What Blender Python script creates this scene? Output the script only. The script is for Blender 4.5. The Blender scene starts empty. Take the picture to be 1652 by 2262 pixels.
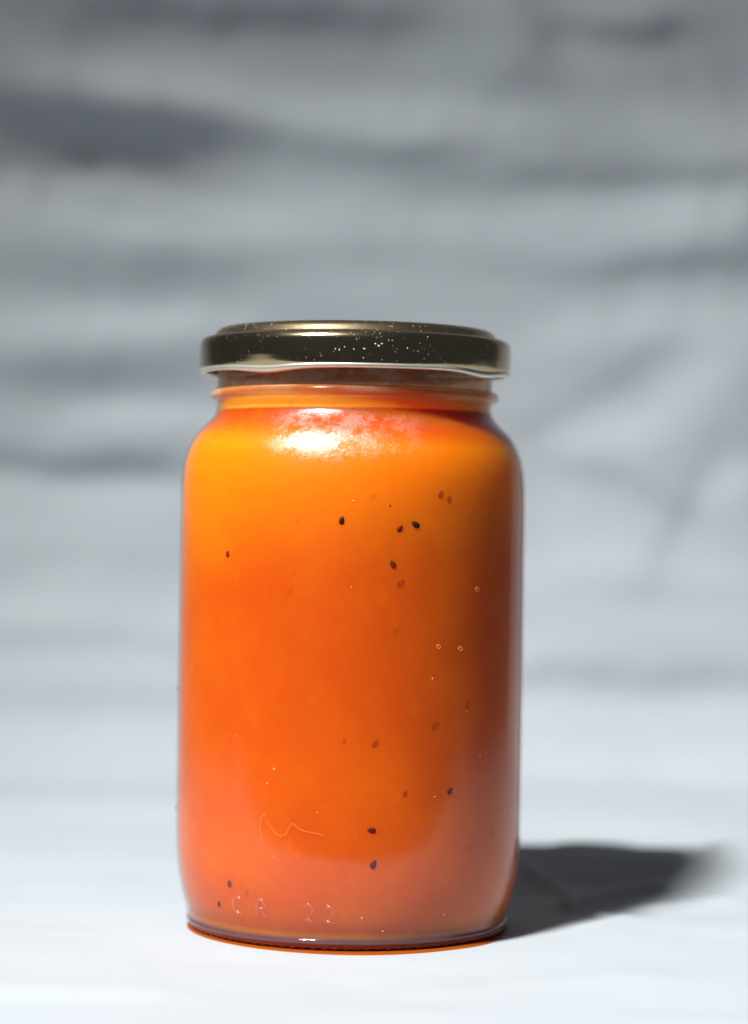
import bpy, bmesh, math, random
import numpy as np
from mathutils import Vector, Matrix

random.seed(7); np.random.seed(7)
scene = bpy.context.scene
C = scene.collection
R = math.radians

# ------------------------------------------------------------------ camera
# 1 jar = 76 mm wide; the photograph measures 1652 x 2262 in the units used below
CAM = Vector((0.0046, -0.5396, 0.0912))
ROLL = R(-0.85)
FPX = 5396.0                      # focal length in those pixels
cam_d = bpy.data.cameras.new('camera')
cam = bpy.data.objects.new('camera', cam_d); C.objects.link(cam)
cam.location = CAM
cam.rotation_euler = (R(90), ROLL, 0)
cam_d.sensor_fit = 'VERTICAL'; cam_d.sensor_height = 36.0
cam_d.lens = 36.0 * FPX / 2262.0
cam_d.clip_start = 0.02; cam_d.clip_end = 50
cam_d.dof.use_dof = True
cam_d.dof.focus_distance = 0.5055
cam_d.dof.aperture_fstop = 6.3
scene.camera = cam

# ------------------------------------------------------------------ light
world = bpy.data.worlds.new('World'); scene.world = world
world.use_nodes = True
bg = world.node_tree.nodes['Background']
bg.inputs['Color'].default_value = (0.60, 0.69, 0.86, 1)
bg.inputs['Strength'].default_value = 0.074

LDIR = Vector((-0.370, -0.474, 0.799)).normalized()
TARGET = Vector((0.035, -0.04, 0.0))
lamp_d = bpy.data.lights.new('key_lamp', 'SPOT')
lamp = bpy.data.objects.new('key_lamp', lamp_d); C.objects.link(lamp)
lamp.location = TARGET + LDIR * 2.2
lamp.rotation_euler = (-LDIR).to_track_quat('-Z', 'Y').to_euler()
lamp_d.energy = 590
lamp_d.color = (0.965, 0.985, 0.99)
lamp_d.shadow_soft_size = 0.15
lamp_d.spot_size = R(28.4)
lamp_d.spot_blend = 1.0

vs = scene.view_settings
vs.view_transform = 'Standard'; vs.look = 'None'; vs.gamma = 1; vs.exposure = 0
vs.use_curve_mapping = False
scene.cycles.use_denoising = True
scene.cycles.max_bounces = 16
scene.cycles.transparent_max_bounces = 24
scene.cycles.transmission_bounces = 12
scene.cycles.sample_clamp_indirect = 4.0

# ------------------------------------------------------------------ helpers
def cam_ray(px, py):
    """direction through a pixel of the 1652 x 2262 picture"""
    x = (px - 826.0) / FPX; z = -(py - 1131.0) / FPX
    c, s = math.cos(ROLL), math.sin(ROLL)
    return Vector((x * c + z * s, 1.0, -x * s + z * c))

def on_cylinder(px, py, r):
    d = cam_ray(px, py); o = CAM
    a = d.x * d.x + d.y * d.y; b = 2 * (o.x * d.x + o.y * d.y); c = o.x ** 2 + o.y ** 2 - r * r
    q = b * b - 4 * a * c
    if q < 0: q = 0
    t = (-b - math.sqrt(q)) / (2 * a)
    return o + d * t

def on_ground(px, py):
    d = cam_ray(px, py); t = -CAM.z / d.z
    return CAM + d * t

def smooth(me):
    me.polygons.foreach_set('use_smooth', [True] * len(me.polygons)); me.update()

def link(name, me, mat, parent=None, smooth_it=True):
    if smooth_it: smooth(me)
    o = bpy.data.objects.new(name, me); C.objects.link(o)
    if mat: me.materials.append(mat)
    if parent: o.parent = parent
    return o

def catmull(pts, n=6):
    P = [Vector((p[0], p[1])) for p in pts]; out = []
    for i in range(len(P) - 1):
        p0 = P[i - 1] if i else P[0] * 2 - P[1]
        p1, p2 = P[i], P[i + 1]
        p3 = P[i + 2] if i + 2 < len(P) else p2 * 2 - p1
        for k in range(n):
            t = k / n
            q = 0.5 * (2 * p1 + (p2 - p0) * t + (2 * p0 - 5 * p1 + 4 * p2 - p3) * t * t + (3 * p1 - p0 - 3 * p2 + p3) * t ** 3)
            out.append((max(q.x, 0.0), q.y))
    out.append((P[-1].x, P[-1].y))
    return out

def lathe(name, prof, seg=192, warp=None):
    """prof in millimetres, listed bottom to top along the outside so that faces look outwards"""
    verts, faces, rows = [], [], []
    for r, z in prof:
        if r < 1e-6:
            rows.append([len(verts)]); verts.append((0, 0, z / 1000))
        else:
            row = []
            for k in range(seg):
                a = 2 * math.pi * k / seg
                rr, zz = (r, z) if warp is None else warp(r, z, a)
                row.append(len(verts)); verts.append((rr / 1000 * math.cos(a), rr / 1000 * math.sin(a), zz / 1000))
            rows.append(row)
    for A, B in zip(rows[:-1], rows[1:]):
        if len(A) == 1 and len(B) == 1: continue
        for k in range(seg):
            j = (k + 1) % seg
            if len(A) == 1: faces.append((A[0], B[j], B[k]))
            elif len(B) == 1: faces.append((A[k], A[j], B[0]))
            else: faces.append((A[k], A[j], B[j], B[k]))
    me = bpy.data.meshes.new(name); me.from_pydata(verts, [], faces); me.update()
    return me

def tube(name, pts, rad, seg=8, taper=False, squash=None):
    """a round tube through 3-D points"""
    P = [Vector(p) for p in pts]; n = len(P); verts, faces = [], []
    up = Vector((0.13, 0.21, 0.97))
    for i, p in enumerate(P):
        t = (P[min(i + 1, n - 1)] - P[max(i - 1, 0)]).normalized()
        if i == 0: u = t.cross(up).normalized()
        else: u = (u - t * u.dot(t)).normalized()
        v = t.cross(u)
        r = rad
        if taper:
            f = i / (n - 1); r = rad * max(0.04, math.sin(math.pi * min(max(f, 0.0), 1.0)) ** 0.5)
        for k in range(seg):
            a = 2 * math.pi * k / seg
            verts.append(p + (u * math.cos(a) + v * math.sin(a)) * r)
    for i in range(n - 1):
        for k in range(seg):
            j = (k + 1) % seg
            faces.append((i * seg + k, i * seg + j, (i + 1) * seg + j, (i + 1) * seg + k))
    faces.append(tuple(reversed(range(seg)))); faces.append(tuple((n - 1) * seg + k for k in range(seg)))
    me = bpy.data.meshes.new(name); me.from_pydata([tuple(v) for v in verts], [], faces)
    bm = bmesh.new(); bm.from_mesh(me); bmesh.ops.recalc_face_normals(bm, faces=bm.faces); bm.to_mesh(me); bm.free()
    return me

# ---- node helpers
class NT:
    def __init__(self, name):
        self.m = bpy.data.materials.new(name); self.m.use_nodes = True
        self.t = self.m.node_tree; self.t.nodes.clear()
        self.out = self.t.nodes.new('ShaderNodeOutputMaterial')
    def n(self, typ, props=None, **ins):
        nd = self.t.nodes.new(typ)
        for k, v in (props or {}).items(): setattr(nd, k, v)
        for k, v in ins.items(): self.set(nd, k.replace('_', ' '), v)
        return nd
    def set(self, nd, key, v):
        s = nd.inputs[int(key)] if key.isdigit() else nd.inputs[key]
        if hasattr(v, 'is_output') : self.t.links.new(v, s)
        elif isinstance(v, bpy.types.Node): self.t.links.new(v.outputs[0], s)
        else: s.default_value = v
    def math(self, op, a, b=0.0, c=0.0, clamp=False):
        nd = self.t.nodes.new('ShaderNodeMath'); nd.operation = op; nd.use_clamp = clamp
        for i, v in enumerate((a, b, c)):
            self.set(nd, str(i), v)
        return nd.outputs[0]
    def ramp(self, fac, stops):
        nd = self.t.nodes.new('ShaderNodeValToRGB'); self.set(nd, 'Fac', fac)
        e = nd.color_ramp.elements
        while len(e) < len(stops): e.new(0.5)
        for el, (p, c) in zip(e, stops):
            el.position = p; el.color = c if len(c) == 4 else (*c, 1)
        return nd.outputs[0]
    def mapr(self, v, a, b, c=0.0, d=1.0):
        nd = self.t.nodes.new('ShaderNodeMapRange'); nd.clamp = True; nd.interpolation_type = 'SMOOTHSTEP'
        for i, q in enumerate((v, a, b, c, d)): self.set(nd, str(i), q)
        return nd.outputs[0]
    def mixc(self, f, a, b):
        nd = self.t.nodes.new('ShaderNodeMix'); nd.data_type = 'RGBA'
        self.set(nd, '0', f); self.set(nd, '6', a); self.set(nd, '7', b)
        return nd.outputs[2]
    def noise(self, vec, scale, detail=3, rough=0.5, out=0):
        nd = self.n('ShaderNodeTexNoise', Scale=scale, Detail=detail, Roughness=rough)
        if vec is not None: self.set(nd, 'Vector', vec)
        return nd.outputs[out]
    def objco(self):
        return self.n('ShaderNodeTexCoord').outputs['Object']

# ------------------------------------------------------------------ materials
def mat_cloth():
    t = NT('white_sheet_fabric'); co = t.objco()
    n1 = t.noise(co, 1400, 3, 0.6); n2 = t.noise(co, 60, 4, 0.55)
    h = t.math('ADD', t.math('MULTIPLY', n1, 0.14), t.math('MULTIPLY', n2, 1.0))
    b = t.n('ShaderNodeBump', Strength=0.3, Distance=0.0005); t.set(b, 'Height', h)
    col = t.mixc(t.noise(co, 9, 3), (0.325, 0.350, 0.368, 1), (0.345, 0.365, 0.379, 1))
    p = t.n('ShaderNodeBsdfPrincipled', Roughness=0.75)
    t.set(p, 'Base Color', col); t.set(p, 'Normal', b)
    p.inputs['Specular IOR Level'].default_value = 0.25
    p.inputs['Sheen Weight'].default_value = 0.08
    t.set(t.out, 'Surface', p); return t.m

def mat_glass(name='clear_jar_glass', fog=0.0):
    """thin clear glass: what is not mirrored by the Fresnel law goes straight through"""
    t = NT(name); co = t.objco()
    sep = t.n('ShaderNodeSeparateXYZ'); t.set(sep, 'Vector', co); z = sep.outputs['Z']
    # condensation on the shoulder
    band = t.math('MULTIPLY', t.mapr(z, 0.0985, 0.1045), t.mapr(z, 0.1125, 0.1105))
    big = t.noise(co, 260, 5, 0.72)
    edge = t.mapr(big, 0.30, 0.62)
    mid = t.math('MULTIPLY', t.mapr(sep.outputs['X'], -0.024, -0.010), t.mapr(sep.outputs['X'], 0.023, 0.010))
    cond = t.math('MULTIPLY', t.math('MULTIPLY', band, edge), mid)
    fine = t.noise(co, 1500, 2, 0.6)
    vor = t.n('ShaderNodeTexVoronoi', Scale=1100.0); t.set(vor, 'Vector', co)
    drop = t.mapr(vor.outputs['Distance'], 0.45, 0.10)
    # uneven moulded glass lower down
    mp = t.n('ShaderNodeMapping'); t.set(mp, 'Vector', co); mp.inputs['Scale'].default_value = (1, 1, 0.45)
    wav = t.noise(mp.outputs[0], 420, 3, 0.6)
    low = t.mapr(z, 0.075, 0.02)
    h = t.math('ADD', t.math('MULTIPLY', t.math('MULTIPLY', drop, cond), 0.9),
               t.math('MULTIPLY', t.math('MULTIPLY', wav, low), 0.55))
    h = t.math('ADD', h, t.math('MULTIPLY', t.noise(co, 90, 2, 0.5), 0.9))
    b = t.n('ShaderNodeBump', Strength=0.32, Distance=0.00016); t.set(b, 'Height', h)
    rough = t.math('ADD', t.math('MULTIPLY', cond, 0.45), t.math('ADD', 0.08, t.math('MULTIPLY', fine, 0.09)))
    if fog: rough = t.math('ADD', rough, 0.35)
    gl = t.n('ShaderNodeBsdfGlossy'); gl.inputs['Color'].default_value = (1, 1, 1, 1)
    t.set(gl, 'Roughness', rough); t.set(gl, 'Normal', b)
    # a grey tint painted in toward the rim, where refraction darkens the wall
    lw = t.n('ShaderNodeLayerWeight', Blend=0.5)
    edgef = t.mapr(lw.outputs['Facing'], 0.80, 0.95)
    tr = t.n('ShaderNodeBsdfTransparent')
    t.set(tr, 'Color', t.mixc(edgef, (0.99, 0.995, 0.99, 1), (0.62, 0.58, 0.56, 1)))
    # Fresnel mirror (Schlick), the same from both sides, two faces of the wall taken together
    lf = t.n('ShaderNodeLayerWeight', Blend=0.5); t.set(lf, 'Normal', b)
    f = t.math('MULTIPLY_ADD', t.math('POWER', lf.outputs['Facing'], 5.0), 0.80, 0.046)
    f = t.math('MULTIPLY', f, t.math('MULTIPLY_ADD', cond, 0.9, 1.0), clamp=True)      # the droplets mirror from more faces
    if fog: f = t.math('ADD', f, fog)
    mx = t.n('ShaderNodeMixShader'); t.set(mx, '0', f); t.set(mx, '1', tr); t.set(mx, '2', gl)
    t.set(t.out, 'Surface', mx); return t.m

def mat_solid_glass():
    t = NT('thick_base_glass'); co = t.objco()
    b = t.n('ShaderNodeBump', Strength=0.25, Distance=0.0003); t.set(b, 'Height', t.noise(co, 500, 3))
    p = t.n('ShaderNodeBsdfPrincipled', Roughness=0.12, IOR=1.5)
    p.inputs['Base Color'].default_value = (0.93, 0.95, 0.92, 1)
    p.inputs['Transmission Weight'].default_value = 1.0
    t.set(p, 'Normal', b)
    t.set(t.out, 'Surface', p); return t.m

def mat_heel():
    t = NT('heel_glass_painted_dark'); co = t.objco()
    b = t.n('ShaderNodeBump', Strength=0.3, Distance=0.0003); t.set(b, 'Height', t.noise(co, 420, 3))
    p = t.n('ShaderNodeBsdfPrincipled', Roughness=0.06, IOR=1.5)
    t.set(p, 'Base Color', t.mixc(t.noise(co, 120, 3), (0.20, 0.15, 0.17, 1), (0.34, 0.26, 0.27, 1)))  # dark tint painted in for the dark that the clear heel refracts
    p.inputs['Transmission Weight'].default_value = 0.85
    t.set(p, 'Normal', b)
    t.set(t.out, 'Surface', p); return t.m

def mat_bead():
    t = NT('amber_neck_glass'); co = t.objco()
    p = t.n('ShaderNodeBsdfPrincipled', Roughness=0.16, IOR=1.5)
    t.set(p, 'Base Color', t.mixc(t.mapr(t.noise(co, 90, 3), 0.4, 0.6), (0.72, 0.26, 0.07, 1), (0.80, 0.48, 0.28, 1)))
    tr = t.n('ShaderNodeBsdfTransparent'); tr.inputs['Color'].default_value = (0.97, 0.82, 0.68, 1)
    lw = t.n('ShaderNodeLayerWeight', Blend=0.5)
    mx = t.n('ShaderNodeMixShader'); t.set(mx, '0', t.mapr(lw.outputs['Facing'], 0.0, 1.0, 0.14, 0.6)); t.set(mx, '1', tr); t.set(mx, '2', p)
    t.set(t.out, 'Surface', mx); return t.m

def mat_jam():
    t = NT('orange_fruit_jam'); co = t.objco()
    n1 = t.noise(co, 45, 4, 0.6); n2 = t.noise(co, 320, 3, 0.6)
    # paler pulp has floated up under the shoulder, the lower jam is deeper red-orange
    sep = t.n('ShaderNodeSeparateXYZ'); t.set(sep, 'Vector', co)
    zz = t.math('ADD', sep.outputs['Z'], t.math('MULTIPLY', t.math('SUBTRACT', n1, 0.5), 0.008))
    zz = t.math('ADD', zz, t.math('MULTIPLY', sep.outputs['X'], -0.07))
    lay = t.mapr(zz, 0.072, 0.102)
    deep = t.mixc(t.mapr(n1, 0.35, 0.7), (0.49, 0.068, 0.0001, 1), (0.545, 0.089, 0.0001, 1))
    col = t.mixc(lay, deep, (0.70, 0.180, 0.0003, 1))
    col = t.mixc(t.mapr(t.math('ADD', sep.outputs['Z'], t.math('MULTIPLY', sep.outputs['X'], 0.05)), 0.1025, 0.1085), col, (0.46, 0.055, 0.0004, 1))  # the lid's shade painted as dark red on the upper shoulder, lower on the right
    col = t.mixc(t.mapr(sep.outputs['Z'], 0.1112, 0.1120), col, (0.95, 0.33, 0.03, 1))  # refracted light painted as bright orange at the neck, lifted against the lid's shade
    col = t.mixc(t.math('MULTIPLY', t.mapr(n2, 0.55, 0.75), 0.20), col, (0.70, 0.15, 0.001, 1))
    p = t.n('ShaderNodeBsdfPrincipled', Roughness=0.45)
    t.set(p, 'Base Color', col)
    p.inputs['Subsurface Weight'].default_value = 1.0
    p.inputs['Subsurface Radius'].default_value = (1.0, 0.20, 0.02)
    p.inputs['Subsurface Scale'].default_value = 0.034
    p.inputs['Specular IOR Level'].default_value = 0.12
    b = t.n('ShaderNodeBump', Strength=0.15, Distance=0.0004); t.set(b, 'Height', n2)
    t.set(p, 'Normal', b)
    t.set(t.out, 'Surface', p); return t.m

def mat_smear():
    t = NT('tan_jam_smear'); co = t.objco()
    mp = t.n('ShaderNodeMapping'); t.set(mp, 'Vector', co); mp.inputs['Scale'].default_value = (1, 1, 2.0)
    n1 = t.noise(mp.outputs[0], 170, 4, 0.62)
    th = t.mapr(n1, 0.38, 0.62)
    tr = t.n('ShaderNodeBsdfTransparent'); t.set(tr, 'Color', t.mixc(th, (0.96, 0.80, 0.64, 1), (0.95, 0.70, 0.50, 1)))
    p = t.n('ShaderNodeBsdfPrincipled', Roughness=0.35)
    t.set(p, 'Base Color', t.mixc(th, (0.90, 0.40, 0.10, 1), (0.95, 0.72, 0.52, 1)))
    tl = t.n('ShaderNodeBsdfTranslucent'); tl.inputs['Color'].default_value = (0.95, 0.60, 0.35, 1)
    b = t.n('ShaderNodeBump', Strength=0.5, Distance=0.0006); t.set(b, 'Height', n1); t.set(p, 'Normal', b)
    m1 = t.n('ShaderNodeMixShader'); t.set(m1, '0', 0.4); t.set(m1, '1', p); t.set(m1, '2', tl)
    mx = t.n('ShaderNodeMixShader'); t.set(mx, '0', t.math('MULTIPLY_ADD', th, 0.30, 0.32)); t.set(mx, '1', tr); t.set(mx, '2', m1)
    t.set(t.out, 'Surface', mx); return t.m

def mat_lid():
    t = NT('scratched_gold_tinplate'); co = t.objco()
    # fine brushing that runs round the lid
    mp = t.n('ShaderNodeMapping'); t.set(mp, 'Vector', co); mp.inputs['Scale'].default_value = (1, 1, 9)
    br = t.noise(mp.outputs[0], 500, 3, 0.6)
    # worn flecks, denser in patches
    patch = t.mapr(t.noise(co, 75, 3, 0.65), 0.44, 0.62)
    nz = t.n('ShaderNodeTexNoise', Scale=900.0, Detail=1.0); t.set(nz, 'Vector', co)
    va = t.n('ShaderNodeVectorMath', {'operation': 'MULTIPLY_ADD'})
    t.set(va, '0', nz.outputs['Color']); va.inputs[1].default_value = (0.0011,) * 3; t.set(va, '2', co)
    vor = t.n('ShaderNodeTexVoronoi', Scale=2100.0); t.set(vor, 'Vector', va)
    sepc = t.n('ShaderNodeSeparateColor'); t.set(sepc, 'Color', vor.outputs['Color'])
    pick = t.mapr(sepc.outputs[0], 0.82, 0.95)
    fleck = t.math('MULTIPLY', t.math('MULTIPLY', t.mapr(vor.outputs['Distance'], 0.30, 0.16), pick), t.math('ADD', t.math('MULTIPLY', patch, 0.55), 0.25))
    col = t.mixc(t.noise(co, 70, 3), (0.44, 0.32, 0.18, 1), (0.56, 0.43, 0.26, 1))
    col = t.mixc(fleck, col, (0.85, 0.72, 0.52, 1))
    sz_ = t.n('ShaderNodeSeparateXYZ'); t.set(sz_, 'Vector', co)
    top = t.mapr(sz_.outputs['Z'], 0.1278, 0.1286)
    rough = t.math('ADD', t.math('ADD', t.math('MULTIPLY_ADD', top, 0.12, 0.13), t.math('MULTIPLY', br, 0.06)), t.math('MULTIPLY', fleck, 0.35))
    p = t.n('ShaderNodeBsdfPrincipled'); t.set(p, 'Base Color', col); t.set(p, 'Roughness', rough)
    t.set(p, 'Metallic', t.math('SUBTRACT', 1.0, t.math('MULTIPLY', fleck, 0.5)))
    h = t.math('ADD', t.math('MULTIPLY', fleck, 1.0), t.math('MULTIPLY', br, 0.12))
    b = t.n('ShaderNodeBump', Strength=0.5, Distance=0.00025); t.set(b, 'Height', h); t.set(p, 'Normal', b)
    t.set(t.out, 'Surface', p); return t.m

def mat_rim():
    t = NT('cream_gold_lid_curl'); co = t.objco()
    p = t.n('ShaderNodeBsdfPrincipled', Roughness=0.3, Metallic=0.75)
    t.set(p, 'Base Color', t.mixc(t.noise(co, 300, 3), (0.66, 0.60, 0.46, 1), (0.80, 0.75, 0.62, 1)))
    t.set(t.out, 'Surface', p); return t.m

def mat_seed(name, op):
    """a seed under a film of pulp: the deeper it sits the more of it the pulp hides, its outline first"""
    t = NT(name)
    p = t.n('ShaderNodeBsdfPrincipled', Roughness=0.5)
    p.inputs['Base Color'].default_value = (0.020, 0.008, 0.003, 1); p.inputs['Specular IOR Level'].default_value = 0.1
    tr = t.n('ShaderNodeBsdfTransparent')
    lw = t.n('ShaderNodeLayerWeight', Blend=0.5)
    lo = 0.35 + 0.5 * op
    f = t.math('MULTIPLY', t.mapr(lw.outputs['Facing'], 1.0, lo - 0.35 if op < 0.7 else 0.7), op)
    mx = t.n('ShaderNodeMixShader'); t.set(mx, '0', f); t.set(mx, '1', tr); t.set(mx, '2', p)
    t.set(t.out, 'Surface', mx); return t.m

def mat_plain(name, col, rough=0.4, trans=0.0):
    t = NT(name); co = t.objco()
    p = t.n('ShaderNodeBsdfPrincipled', Roughness=rough)
    c2 = tuple(x * 0.85 for x in col[:3]) + (1,)
    t.set(p, 'Base Color', t.mixc(t.noise(co, 900, 2), col, c2))
    p.inputs['Transmission Weight'].default_value = trans
    t.set(t.out, 'Surface', p); return t.m

M_CLOTH = mat_cloth(); M_GLASS = mat_glass(); M_NECK = mat_glass('fogged_neck_glass', 0.03); M_SOLID = mat_solid_glass(); M_HEEL = mat_heel(); M_BEAD = mat_bead()
M_JAM = mat_jam(); M_FOAM = mat_smear(); M_LID = mat_lid(); M_RIM = mat_rim()
M_SPECK = mat_plain('pale_speck', (0.85, 0.50, 0.25, 1))
M_BUB = mat_plain('bright_orange_bubble_rim', (0.85, 0.22, 0.03, 1), 0.35)
M_FIBRE = mat_plain('pale_pink_fibre', (0.80, 0.25, 0.06, 1), 0.5)
M_DIRT = mat_plain('dark_speck', (0.10, 0.05, 0.03, 1), 0.6)

# ------------------------------------------------------------------ the sheet: table and backdrop in one
BASE = [(-0.141, -0.400), (-0.140, -0.100), (-0.138, -0.020), (-0.134, -0.004), (-0.126, 0.0), (-0.08, 0.0), (0.0, 0.0), (0.08, 0.0), (0.15, 0.0),
        (0.200, 0.0003), (0.24, 0.0008), (0.262, 0.0022), (0.280, 0.0085), (0.291, 0.022), (0.299, 0.045), (0.306, 0.080), (0.312, 0.130), (0.315, 0.185),
        (0.315, 0.24), (0.311, 0.30), (0.303, 0.36), (0.295, 0.43), (0.29, 0.50)]
def base_curve():
    P = [(y, z) for y, z in BASE]; out = []
    V = [Vector(p) for p in P]
    for i in range(len(V) - 1):
        p0 = V[i - 1] if i else V[0]; p1, p2 = V[i], V[i + 1]; p3 = V[i + 2] if i + 2 < len(V) else V[-1]
        for k in range(24):
            t = k / 24
            q = 0.5 * (2 * p1 + (p2 - p0) * t + (2 * p0 - 5 * p1 + 4 * p2 - p3) * t * t + (3 * p1 - p0 - 3 * p2 + p3) * t ** 3)
            out.append((q.x, q.y))
    out.append(tuple(V[-1])); return np.array(out)
BC = base_curve()
SEG = np.sqrt(((BC[1:] - BC[:-1]) ** 2).sum(1)); ARC = np.concatenate([[0], np.cumsum(SEG)])
S0 = ARC[np.argmin(np.abs(BC[:, 0]) + np.abs(BC[:, 1]) * 5)]      # arc length under the jar

def px_to_sheet(px, py):
    """pixel -> (x, arc length) on the undisturbed sheet (farthest hit that is in view)"""
    d = cam_ray(px, py)
    t = (BC[:, 0] - CAM.y) / d.y
    f = CAM.z + t * d.z - BC[:, 1]            # ray height above the sheet at each point of the curve
    ok = np.where((f[:-1] > 0) & (f[1:] <= 0) & (BC[:-1, 0] > -0.125))[0]
    i = ok[0] if len(ok) else len(ARC) - 2
    g = f[i] / (f[i] - f[i + 1]) if f[i] != f[i + 1] else 0
    s = ARC[i] + g * (ARC[i + 1] - ARC[i]); tt = t[i] + g * (t[i + 1] - t[i])
    return CAM.x + tt * d.x, s

# folds read off the photograph: (px, py, half length, half width, tilt in degrees (+ = right end lower), slope; + catches the light)
WALL = [
 (520, 25, 520, 55, 1, -.42), (1380, 62, 150, 34, 3, -.50), (1530, 110, 100, 34, 65, -.25), (1180, 60, 110, 60, 60, .18),
 (250, 130, 260, 40, 4, .10), (640, 215, 520, 42, 6, .30), (860, 285, 300, 22, 8, .14),
 (190, 245, 460, 58, 5, -.46), (40, 325, 380, 75, 2, -.30), (20, 120, 260, 110, 0, -.22), (560, 330, 420, 45, 6, -.14), (980, 330, 180, 26, -6, -.22),
 (1150, 350, 140, 30, 40, -.16), (270, 450, 330, 52, 6, .42), (420, 485, 150, 26, 4, .22), (220, 590, 480, 60, 0, -.15), (1420, 385, 280, 26, -2, -.30),
 (1480, 465, 260, 50, -2, .24), (1600, 270, 120, 60, 10, .18), (1450, 590, 280, 26, -3, -.26), (1450, 700, 300, 70, -4, .14),
 (960, 480, 300, 60, 4, .10), (820, 600, 330, 60, 4, .04),
 (250, 715, 300, 45, 1, .26), (60, 830, 320, 60, 3, -.28), (340, 915, 200, 30, 2, .22), (130, 1018, 330, 34, 3, -.46), (150, 1085, 340, 30, 2, .16),
 (1330, 850, 200, 34, -32, -.18), (1450, 900, 260, 60, -30, .12), (1245, 1035, 60, 30, 30, -.22), (1400, 1080, 190, 32, 28, -.20), (1490, 1150, 150, 34, -62, -.14),
 (1600, 1090, 90, 50, -30, .16), (1350, 1250, 200, 60, 4, .10), (1460, 1310, 200, 30, 0, -.10),
 (200, 1225, 300, 30, 2, -.07), (200, 1350, 300, 40, 2, .07), (180, 1410, 320, 28, 4, -.13), (160, 1545, 330, 34, 2, -.14), (160, 1480, 300, 26, 0, .06),
 (1420, 1500, 320, 36, 1, -.20), (1420, 1570, 300, 30, -2, .07), (1380, 1645, 320, 26, 1, -.09), (1450, 1700, 260, 22, 1, -.06),
 (300, 1705, 500, 22, 0, -.10), (300, 1750, 500, 22, 0, .06), (1400, 1745, 330, 20, 0, .06), (1300, 1830, 300, 16, 1, -.05), (300, 1815, 400, 18, 0, -.05),
]
TABLE = [   # creases on the table: ridges, in pixels (x0,y0,x1,y1, half width mm, height mm)
 (1185, 2012, 1480, 1958, 2.6, 0.9), (1480, 1958, 1652, 1900, 3.0, 0.9), (1160, 1935, 1270, 1990, 2.2, 0.7), (1180, 1985, 1360, 2030, 2.0, 0.5), (1200, 1915, 1420, 1895, 3.0, 0.5),
 (1230, 2052, 1420, 2025, 2.2, 0.5), (1400, 2005, 1652, 1985, 4.0, 0.7), (60, 1960, 300, 1935, 7, 0.35), (900, 2190, 1500, 2160, 8, 0.25), (0, 2180, 420, 2200, 8, 0.2),
]
def vnoise(x, y, seed):
    rs = np.random.RandomState(seed); T = rs.rand(64, 64)
    xi = np.floor(x).astype(int); yi = np.floor(y).astype(int); fx = x - xi; fy = y - yi
    fx = fx * fx * (3 - 2 * fx); fy = fy * fy * (3 - 2 * fy)
    g = lambda a, b: T[a % 64, b % 64]
    return (g(xi, yi) * (1 - fx) + g(xi + 1, yi) * fx) * (1 - fy) + (g(xi, yi + 1) * (1 - fx) + g(xi + 1, yi + 1) * fx) * fy - 0.5

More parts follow.
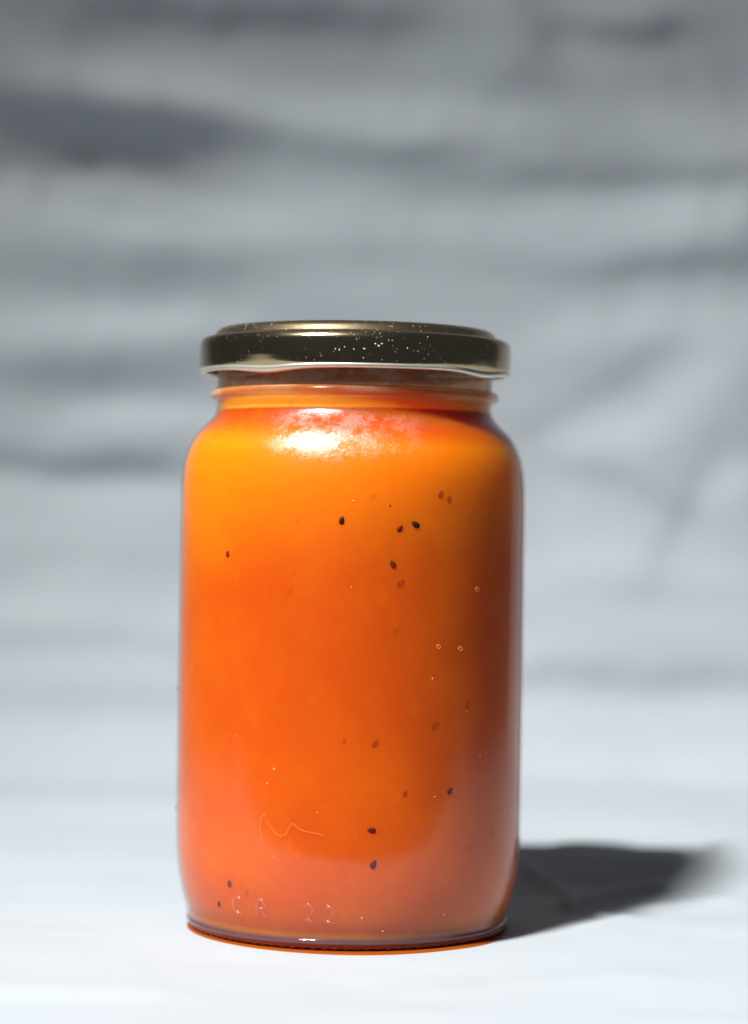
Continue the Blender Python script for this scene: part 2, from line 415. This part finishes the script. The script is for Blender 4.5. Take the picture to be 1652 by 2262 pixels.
def build_sheet():
    # denser columns where the camera looks
    u = np.linspace(-1, 1, 361); xs = 0.27 * u + 0.15 * u ** 5
    ns = 560
    ss = np.linspace(0, ARC[-1], ns)
    X, S = np.meshgrid(xs, ss)
    Yb = np.interp(S, ARC, BC[:, 0]); Zb = np.interp(S, ARC, BC[:, 1])
    dy = np.gradient(Yb, ss, axis=0); dz = np.gradient(Zb, ss, axis=0)
    L = np.sqrt(dy * dy + dz * dz); ny, nz = -dz / L, dy / L
    H = np.zeros_like(X)
    for (px, py, lu, lv, ang, A) in WALL:
        cx, cs = px_to_sheet(px, py)
        c, s_ = math.cos(R(ang)), math.sin(R(ang))
        ex, es = px_to_sheet(px + lu * c, py + lu * s_); LU = math.hypot(ex - cx, es - cs)
        ux, us = (ex - cx) / LU, (es - cs) / LU
        fx_, fs_ = px_to_sheet(px + lv * s_, py - lv * c); vx, vs_ = -us, ux
        LV = abs((fx_ - cx) * vx + (fs_ - cs) * vs_)
        LV = max(LV, 0.003)
        U = (X - cx) * ux + (S - cs) * us; V = (X - cx) * vx + (S - cs) * vs_
        V = V + LV * 0.8 * vnoise(U / LV * 0.22 + px, U * 0 + py * 0.37, 21) + LV * 0.35 * vnoise(U / LV * 0.9 + py, U * 0 + px * 0.21, 22)
        A *= (0.95 if A < 0 else 2.0) if py < 1060 else 1.2
        if px > 1150 and 800 < py < 1350: A *= 0.9
        H += -1.5 * A * LV * np.tanh(1.2 * V / LV) * np.exp(-(np.abs(U) / LU) ** 2.6) * np.exp(-(V / (5 * LV)) ** 2)
    tfade = np.clip((np.sqrt(X ** 2 + Yb ** 2) - 0.042) / 0.02, 0, 1); tfade = tfade * tfade * (3 - 2 * tfade)
    on_table = 1 - np.clip((Yb - 0.2) / 0.05, 0, 1)
    for (x0, y0, x1, y1, w, h) in TABLE:
        a = on_ground(x0, y0); b = on_ground(x1, y1); d = b - a; l = d.length; d /= l
        U = (X - a.x) * d.x + (Yb - a.y) * d.y; V = -(X - a.x) * d.y + (Yb - a.y) * d.x
        V = V + 0.006 * vnoise(U * 30 + 5, U * 0, 3)
        env = np.exp(-np.clip(np.abs(U / l - 0.5) - 0.3, 0, None) ** 2 / 0.04)
        H += tfade * on_table * 2.0 * h / 1000 * env / (1 + (V / (w / 1000)) ** 2) ** 1.5
    # the sheet rides up over a soft fold behind the jar
    H += tfade * 0.0060 * np.exp(-((Yb - 0.092 - 0.05 * (X - 0.05)) / 0.026) ** 2) * np.clip((X + 0.02) / 0.06, 0, 1) * np.exp(-(np.clip(X - 0.18, 0, None) / 0.06) ** 2)
    # loose general waviness
    wl = np.clip((S - S0 - 0.24) / 0.08, 0, 1)
    H += wl * (0.006 * vnoise(X * 7 + 3, S * 16, 11) + 0.0022 * vnoise(X * 14 + S * 9, S * 34 - X * 6, 12) + 0.0012 * vnoise(X * 40 + 9, S * 80, 13))
    H += tfade * (1 - wl) * (0.0016 * vnoise(X * 14 + 7, S * 30, 14) + 0.0005 * vnoise(X * 50, S * 90, 15))
    drop = np.clip((-0.129 - Yb) / 0.01, 0, 1)
    H += drop * 0.010 * vnoise(X * 12, S * 3, 16) * np.clip((S0 - 0.16 - S) / 0.08, 0, 1)
    P = np.stack([X, Yb + ny * H, Zb + nz * H], -1).reshape(-1, 3)
    nx = len(xs); faces = []
    for i in range(ns - 1):
        r = i * nx
        faces += [(r + j, r + j + 1, r + nx + j + 1, r + nx + j) for j in range(nx - 1)]
    me = bpy.data.meshes.new('white_sheet'); me.from_pydata(P.tolist(), [], faces)
    o = link('white_sheet', me, M_CLOTH)
    o['kind'] = 'structure'
    return o
sheet = build_sheet()

# ------------------------------------------------------------------ the jar
JZ = 0.0003
def empty(name, loc):
    o = bpy.data.objects.new(name, None); C.objects.link(o); o.location = loc; o.empty_display_size = 0.02; return o
jar = empty('jam_jar', (0, 0, JZ))
jar['label'] = 'clear glass jar with scratched gold screw lid standing on white sheet'
jar['category'] = 'jar'

OUT = [(35.5, 3.5), (36.0, 5.5), (36.55, 7.5), (37.05, 10), (37.6, 13.5), (37.95, 18.5), (38.05, 26), (38.1, 45), (38.1, 65), (38.05, 82), (38.0, 93), (37.85, 97.5),
       (37.5, 100.6), (36.8, 103.6), (35.9, 105.6), (34.7, 107.5), (33.1, 109.2), (31.6, 110.7), (30.75, 111.9), (30.4, 113.0), (30.3, 114.4)]
body = link('glass_body', lathe('glass_body', catmull(OUT, 6)), M_GLASS, jar)
NECK = [(30.3, 114.4), (30.3, 116), (30.25, 118.6), (30.2, 122), (30.0, 126.5), (29.0, 127.2)]
neck = link('neck', lathe('neck', catmull(NECK, 5)), M_NECK, jar)
def thread(a0, a1, z0, z1):
    pts = []
    for k in range(41):
        f = k / 40; a = R(a0 + (a1 - a0) * f); r = 0.0304
        pts.append((r * math.sin(a), -r * math.cos(a), (z0 + (z1 - z0) * f) / 1000))
    return tube('screw_thread', pts, 0.00085, 8, taper=True)
link('screw_thread', thread(-62, 5, 119.7, 121.6), M_SOLID, jar)
link('screw_thread', thread(28, 80, 119.6, 121.4), M_SOLID, jar)
FOOT = [(30, 0.5), (32.2, 0.15), (33.3, 0.05), (34.2, 0.25), (34.85, 0.8), (35.15, 1.5), (35.25, 2.2), (35.35, 2.9), (35.5, 3.5)]
foot = link('foot', lathe('foot', [(0, 0.9), (20, 0.8)] + catmull(FOOT, 4)), M_GLASS, jar)
foot['label'] = 'clear glass foot of the jar'
def ring(name, r, z, a, b, wob=0.0, mat=None):
    pr = [(r + a * math.cos(R(t)), z + b * math.sin(R(t))) for t in range(-180, 181, 20)]
    return link(name, lathe(name, pr, 192, (lambda rr, zz, an: (rr, zz + wob * math.sin(an * 3) + wob * .6 * math.sin(an * 7 + 1)))), mat or M_SOLID, jar)
ring('heel_ring', 34.95, 1.75, 0.5, 0.7, 0.04, M_HEEL)
ring('heel_bead', 34.55, 0.85, 0.45, 0.35, 0.02, M_SOLID)
ring('neck_ring', 30.6, 116.2, 1.2, 1.25, 0.03, M_BEAD)
# the knurled dots on the bearing edge
bm = bmesh.new()
for k in range(96):
    a = 2 * math.pi * k / 96
    mt = Matrix.Rotation(a, 4, 'Z') @ Matrix.Translation((0.03465, 0, 0.00045)) @ Matrix.Diagonal((0.0002, 0.00055, 0.00022, 1))
    bmesh.ops.create_icosphere(bm, subdivisions=1, radius=1, matrix=mt)
me = bpy.data.meshes.new('knurling'); bm.to_mesh(me); bm.free()
kn = link('knurling', me, M_SOLID, jar); kn['kind'] = 'stuff'

def outer_r(z):
    prof = catmull(OUT, 6)
    for (r0, z0), (r1, z1) in zip(prof[:-1], prof[1:]):
        if z0 <= z <= z1: return r0 + (r1 - r0) * (z - z0) / max(z1 - z0, 1e-9)
    return 38.0

# the mould seam that runs up the right-hand side
seam = []
for k in range(61):
    z = 16 + 84 * k / 60; a = R(75) + 0.004 * math.sin(k * 0.5) ; r = (outer_r(z) - 0.02) / 1000
    seam.append((r * math.sin(a), -r * math.cos(a), z / 1000))
link('mould_seam', tube('mould_seam', seam, 0.00011, 6), M_HEEL, jar)

# moulded letters and figures: strokes in a unit box (0..0.7 wide, 0..1 high)
def arc(cx, cy, rx, ry, a0, a1, n=14):
    return [(cx + rx * math.cos(R(a0 + (a1 - a0) * k / n)), cy + ry * math.sin(R(a0 + (a1 - a0) * k / n))) for k in range(n + 1)]
GLYPH = {'C': [arc(.38, .5, .36, .5, 50, 310, 22)],
         'R': [[(.05, 0), (.05, .25), (.05, .5), (.05, .75), (.05, 1)], [(.05, 1), (.3, 1)] + arc(.34, .75, .26, .25, 85, -85, 10) + [(.3, .5), (.05, .5)], [(.32, .5), (.47, .25), (.62, 0)]],
         '2': [arc(.33, .70, .28, .30, 165, -25, 14) + [(.45, .35), (.25, .15), (.05, .0), (.35, 0), (.64, 0)]]}
def letter(ch, px, py, hmm=3.5):
    p = on_cylinder(px, py, 0.0364); a0 = math.atan2(p.x, -p.y); zc = p.z * 1000 - JZ * 1000
    bm = bmesh.new()
    for st in GLYPH[ch]:
        pts = []
        for (gx, gy) in st:
            z = zc + (gy - .5) * hmm; r = outer_r(z) - 0.16; a = a0 + (gx - .35) * hmm / r
            pts.append((r / 1000 * math.sin(a), -r / 1000 * math.cos(a), z / 1000))
        me = tube('t', pts, 0.00042, 8); bm.from_mesh(me); bpy.data.meshes.remove(me)
    me = bpy.data.meshes.new('embossed_letter'); bm.to_mesh(me); bm.free()
    o = link('embossed_letter', me, M_GLASS, jar); o['label'] = 'raised glass %s moulded near the foot' % ('letter ' + ch if ch.isalpha() else 'figure ' + ch)
for ch, px, py in (('C', 526, 1997), ('R', 578, 2004.5), ('2', 682, 2015), ('2', 727, 2018.5)):
    letter(ch, px, py)

# lid: skirt, shoulder and raised panel in one sheet of metal; the curled lower edge with its four lugs
LUGS = [R(-34 - 90), R(56 - 90), R(146 - 90), R(236 - 90)]
def lug(a):
    m = 0
    for l in LUGS:
        d = (a - l + math.pi) % (2 * math.pi) - math.pi
        m = max(m, math.exp(-(d / R(13)) ** 2))
    return m
def lid_warp(r, z, a):
    k = lug(a) * max(0.0, min(1.0, (124.0 - z) / 2.6))
    return r - 0.7 * k, z - 0.35 * k
LID = [(33.9, 121.5), (34.15, 122.2), (34.25, 123.2), (34.3, 125.0), (34.3, 126.6), (34.15, 127.5), (33.6, 128.3), (32.8, 128.65), (31.9, 128.7), (31.45, 128.85), (31.1, 129.3), (30.4, 130.2), (29.5, 130.75), (28.4, 131.0), (27.2, 131.0), (26.0, 130.6), (20, 130.5), (10, 130.5)]
lid = link('lid', lathe('lid', catmull(LID, 5) + [(0, 130.5)], 256, lid_warp), M_LID, jar)
lid['label'] = 'scratched gold metal screw lid'
RIMC = (33.55, 121.35); RIMR = 0.62
rp = [(RIMC[0] + RIMR * math.cos(R(a)), RIMC[1] + RIMR * math.sin(R(a))) for a in range(-200, 70, 18)]
def rim_warp(r, z, a):
    k = lug(a); s = 1 + 0.55 * k
    return RIMC[0] + (r - RIMC[0]) * s - 1.1 * k, RIMC[1] + (z - RIMC[1]) * s - 0.55 * k
rim = link('curled_rim', lathe('curled_rim', rp, 256, rim_warp), M_RIM, lid)

# ------------------------------------------------------------------ the jam with its seeds
jam = empty('jam', (0, 0, JZ + 0.0012))
jam['label'] = 'translucent orange fruit jam with dark seeds filling the glass jar'
jam['category'] = 'jam'
G = 0.45
JP = [(0, 1.3), (20, 1.2)] + [(r - 0.35, z + 0.3) for r, z in catmull(FOOT, 4) if z < 2.7] + [(r - G, z) for r, z in catmull([(35.1, 3.5)] + OUT[1:], 6) if z < 113.6] + [(29.8, 114.4), (29.8, 116.4), (29.7, 116.9), (20, 117.0), (0, 117.0)]
def part(name, me, mat, parent, off):
    me.transform(Matrix.Translation((0, 0, -off))); return link(name, me, mat, parent)
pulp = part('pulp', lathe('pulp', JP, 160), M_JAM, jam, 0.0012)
smear = part('jam_smear', lathe('jam_smear', [(29.75, 116.95), (29.85, 118), (29.8, 120), (29.7, 123), (29.5, 126)], 160), M_FOAM, jam, 0.0012)
smear['label'] = 'thin cloudy smear of jam inside the glass neck under the lid'

SEEDM = {}
def seed_mat(op):
    k = round(op, 1)
    if k not in SEEDM: SEEDM[k] = mat_seed('seed_under_pulp_%d' % int(k * 10), k)
    return SEEDM[k]
def seed_mesh():
    bm = bmesh.new(); bmesh.ops.create_uvsphere(bm, u_segments=12, v_segments=8, radius=1.0)
    for v in bm.verts:      # pip: one end pointed
        f = v.co.z; v.co.x *= (0.64 - 0.16 * f); v.co.y *= 0.42 * (1 - 0.2 * f)
    me = bpy.data.meshes.new('seed'); bm.to_mesh(me); bm.free(); smooth(me); return me
SEED0 = seed_mesh()
SEEDS = [(x, y, o_ if o_ >= .7 else max(.1, o_ - .1), h_, a_) for x, y, o_, h_, a_ in [(755, 1150, 1, 10.5, 5), (918, 1159, 1, 11.5, -58), (884, 1168, .9, 9.5, 35), (862, 1117, .9, 3.2, 0), (974, 1093, .6, 11, 20), (993, 1104, .5, 11, -5),
         (503, 1224, .8, 9, -10), (868, 1247, .8, 11, -30), (886, 1289, .4, 13, 50), (658, 1153, .2, 10, 30), (508, 1085, .2, 10, 0), (825, 1097, .2, 11, 60), (640, 1307, .2, 12, 40),
         (876, 1393, .2, 13, 30), (1033, 1557, .3, 13, 10), (962, 1604, .3, 14, 50), (830, 1643, .4, 13, 35), (760, 1638, .3, 9, 0), (895, 1754, .5, 9, 10), (994, 1747, .9, 10, 40),
         (821, 1835, .9, 11, -80), (825, 1910, .9, 11.5, 28), (507, 1952, .7, 10, -12), (545, 1973, .3, 10, 20), (484, 1996, .7, 8.5, 0), (1085, 1841, .2, 12, 20), (1037, 1871, .2, 12, 60)]]
def jam_point(px, py, extra=0.0):
    r = 0.0372
    for _ in range(6):
        p = on_cylinder(px, py, r); r = (outer_r((p.z - JZ) * 1000) - G + extra) / 1000
    return p
SEEDMESH = {}
for (px, py, op, half, ang) in SEEDS:
    p = jam_point(px, py, 0.02); a = math.atan2(p.x, -p.y); m = seed_mat(op); k = round(op, 1)
    if k not in SEEDMESH:
        me = SEED0.copy(); me.name = 'seed'; me.materials.append(m); SEEDMESH[k] = me
    o = bpy.data.objects.new('seed', SEEDMESH[k]); C.objects.link(o); o.parent = jam
    L = half / 11800.0
    o.matrix_local = Matrix.Translation(p - jam.location) @ Matrix.Rotation(a, 4, 'Z') @ Matrix.Rotation(R(ang), 4, 'Y') @ Matrix.Scale(L, 4)
BUB = bpy.data.meshes.new('air_bubble')
bm = bmesh.new()
for i in range(16):
    for k in range(6):
        a = 2 * math.pi * i / 16; b = 2 * math.pi * k / 6; rr = 1 + 0.3 * math.cos(b)
        bm.verts.new((rr * math.cos(a), 0.3 * math.sin(b), rr * math.sin(a)))
bm.verts.ensure_lookup_table()
for i in range(16):
    for k in range(6):
        i2, k2 = (i + 1) % 16, (k + 1) % 6
        bm.faces.new([bm.verts[q] for q in (i * 6 + k, i * 6 + k2, i2 * 6 + k2, i2 * 6 + k)])
bmesh.ops.recalc_face_normals(bm, faces=bm.faces); bm.to_mesh(BUB); bm.free(); smooth(BUB); BUB.materials.append(M_BUB)
for (px, py, rad) in ((1054, 1302, 5), (969, 1429, 4.2), (1017, 1433, 4.6)):
    p = jam_point(px, py, 0.02); o = bpy.data.objects.new('air_bubble', BUB); C.objects.link(o); o.parent = jam
    o.matrix_local = Matrix.Translation(p - jam.location) @ Matrix.Rotation(math.atan2(p.x, -p.y), 4, 'Z') @ Matrix.Scale(rad / 10500, 4)
SPK = bpy.data.meshes.new('pale_fleck'); bm = bmesh.new(); bmesh.ops.create_icosphere(bm, subdivisions=2, radius=1); bm.to_mesh(SPK); bm.free(); smooth(SPK); SPK.materials.append(M_SPECK)
for (px, py, sx, sz) in ((780, 1106, 4.5, 2.2), (955, 1499, 2.4, 3.6), (1090, 1538, 2.5, 3), (1031, 1570, 2.6, 2), (845, 2057, 3.2, 3.2), (799, 2028, 2.8, 3.2), (980, 2020, 2.5, 3.2), (605, 1893, 2, 3),
                         (700, 1795, 2.5, 2), (523, 1624, 2, 2), (605, 1698, 4, 3), (590, 1730, 3, 3), (776, 1297, 2, 2), (640, 1260, 1.6, 2), (1060, 1668, 4, 2), (1114, 1795, 2, 3), (960, 1760, 4, 2)):
    p = jam_point(px, py, 0.1); o = bpy.data.objects.new('pale_fleck', SPK); C.objects.link(o); o.parent = jam
    o.matrix_local = Matrix.Translation(p - jam.location) @ Matrix.Rotation(math.atan2(p.x, -p.y), 4, 'Z') @ Matrix.Diagonal((sx / 17500, 0.00010, sz / 17500, 1))

# ------------------------------------------------------------------ an added orange film: painted glow of light on the sheet round the foot
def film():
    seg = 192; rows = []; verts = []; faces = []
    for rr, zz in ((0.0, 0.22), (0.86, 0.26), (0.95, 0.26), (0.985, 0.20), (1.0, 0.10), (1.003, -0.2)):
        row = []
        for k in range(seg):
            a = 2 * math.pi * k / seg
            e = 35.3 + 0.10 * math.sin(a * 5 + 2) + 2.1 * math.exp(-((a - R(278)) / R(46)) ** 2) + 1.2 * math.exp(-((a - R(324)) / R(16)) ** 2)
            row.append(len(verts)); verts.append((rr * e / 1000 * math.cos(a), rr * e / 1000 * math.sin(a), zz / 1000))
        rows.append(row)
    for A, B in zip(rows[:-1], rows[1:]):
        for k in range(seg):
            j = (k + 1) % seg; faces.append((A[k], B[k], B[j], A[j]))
    me = bpy.data.meshes.new('light_glow_film'); me.from_pydata(verts, [], faces); me.update()
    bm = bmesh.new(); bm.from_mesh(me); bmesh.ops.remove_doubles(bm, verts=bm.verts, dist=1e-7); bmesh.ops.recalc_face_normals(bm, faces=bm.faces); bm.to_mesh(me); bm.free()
    o = link('light_glow_film', me, M_FILM); o['label'] = 'thin orange film painting the glow of light on white sheet round the foot of the jar'; o['category'] = 'film'
M_FILM = mat_plain('orange_painted_glow', (0.25, 0.050, 0.001, 1), 0.6)
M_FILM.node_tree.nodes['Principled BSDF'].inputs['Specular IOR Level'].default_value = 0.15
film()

# ------------------------------------------------------------------ a fibre and specks of dirt on the outside of the glass
def glass_pt(px, py, off=0.03):
    r = 0.038
    for _ in range(5):
        p = on_cylinder(px, py, r); r = (outer_r((p.z - JZ) * 1000) + off) / 1000
    return p
fpix = [(583, 1867), (577, 1845), (574, 1820), (580, 1801), (588, 1800)]
fpix2 = [(590, 1812), (603, 1834), (617, 1846), (631, 1842), (640, 1825), (648, 1820), (657, 1829), (672, 1836), (694, 1840), (716, 1845)]
def dense(pp):
    q = catmull(pp, 6); return [glass_pt(x, y) for x, y in q]
f1 = empty('lint_fibre', dense(fpix2)[0])
f1['label'] = 'thin pale curled fibre stuck to lower glass of jar'; f1['category'] = 'fibre'
for pp in (fpix, fpix2):
    me = tube('strand', dense(pp), 0.000032, 6); me.transform(Matrix.Translation(-f1.location)); link('strand', me, M_FIBRE, f1)
DRT = bpy.data.meshes.new('dirt_speck'); bm = bmesh.new(); bmesh.ops.create_icosphere(bm, subdivisions=2, radius=1)
for v in bm.verts: v.co *= 1 + 0.25 * random.uniform(-1, 1)
bm.to_mesh(DRT); bm.free(); smooth(DRT); DRT.materials.append(M_DIRT)
for i, z in enumerate((51.5, 25.3, 0)):
    if z == 0: continue
    r = outer_r(z) - 0.05; a = R(-86)
    o = bpy.data.objects.new('dirt_speck', DRT); C.objects.link(o)
    o.location = (r / 1000 * math.sin(a), -r / 1000 * math.cos(a), z / 1000 + JZ); o.scale = (0.00022, 0.0003, 0.00045)
    o['label'] = ('tiny brown speck stuck to the glass halfway up the jar', 'tiny brown speck stuck to the glass low down near the foot')[i]; o['category'] = 'speck'; o['group'] = 'specks on the glass'
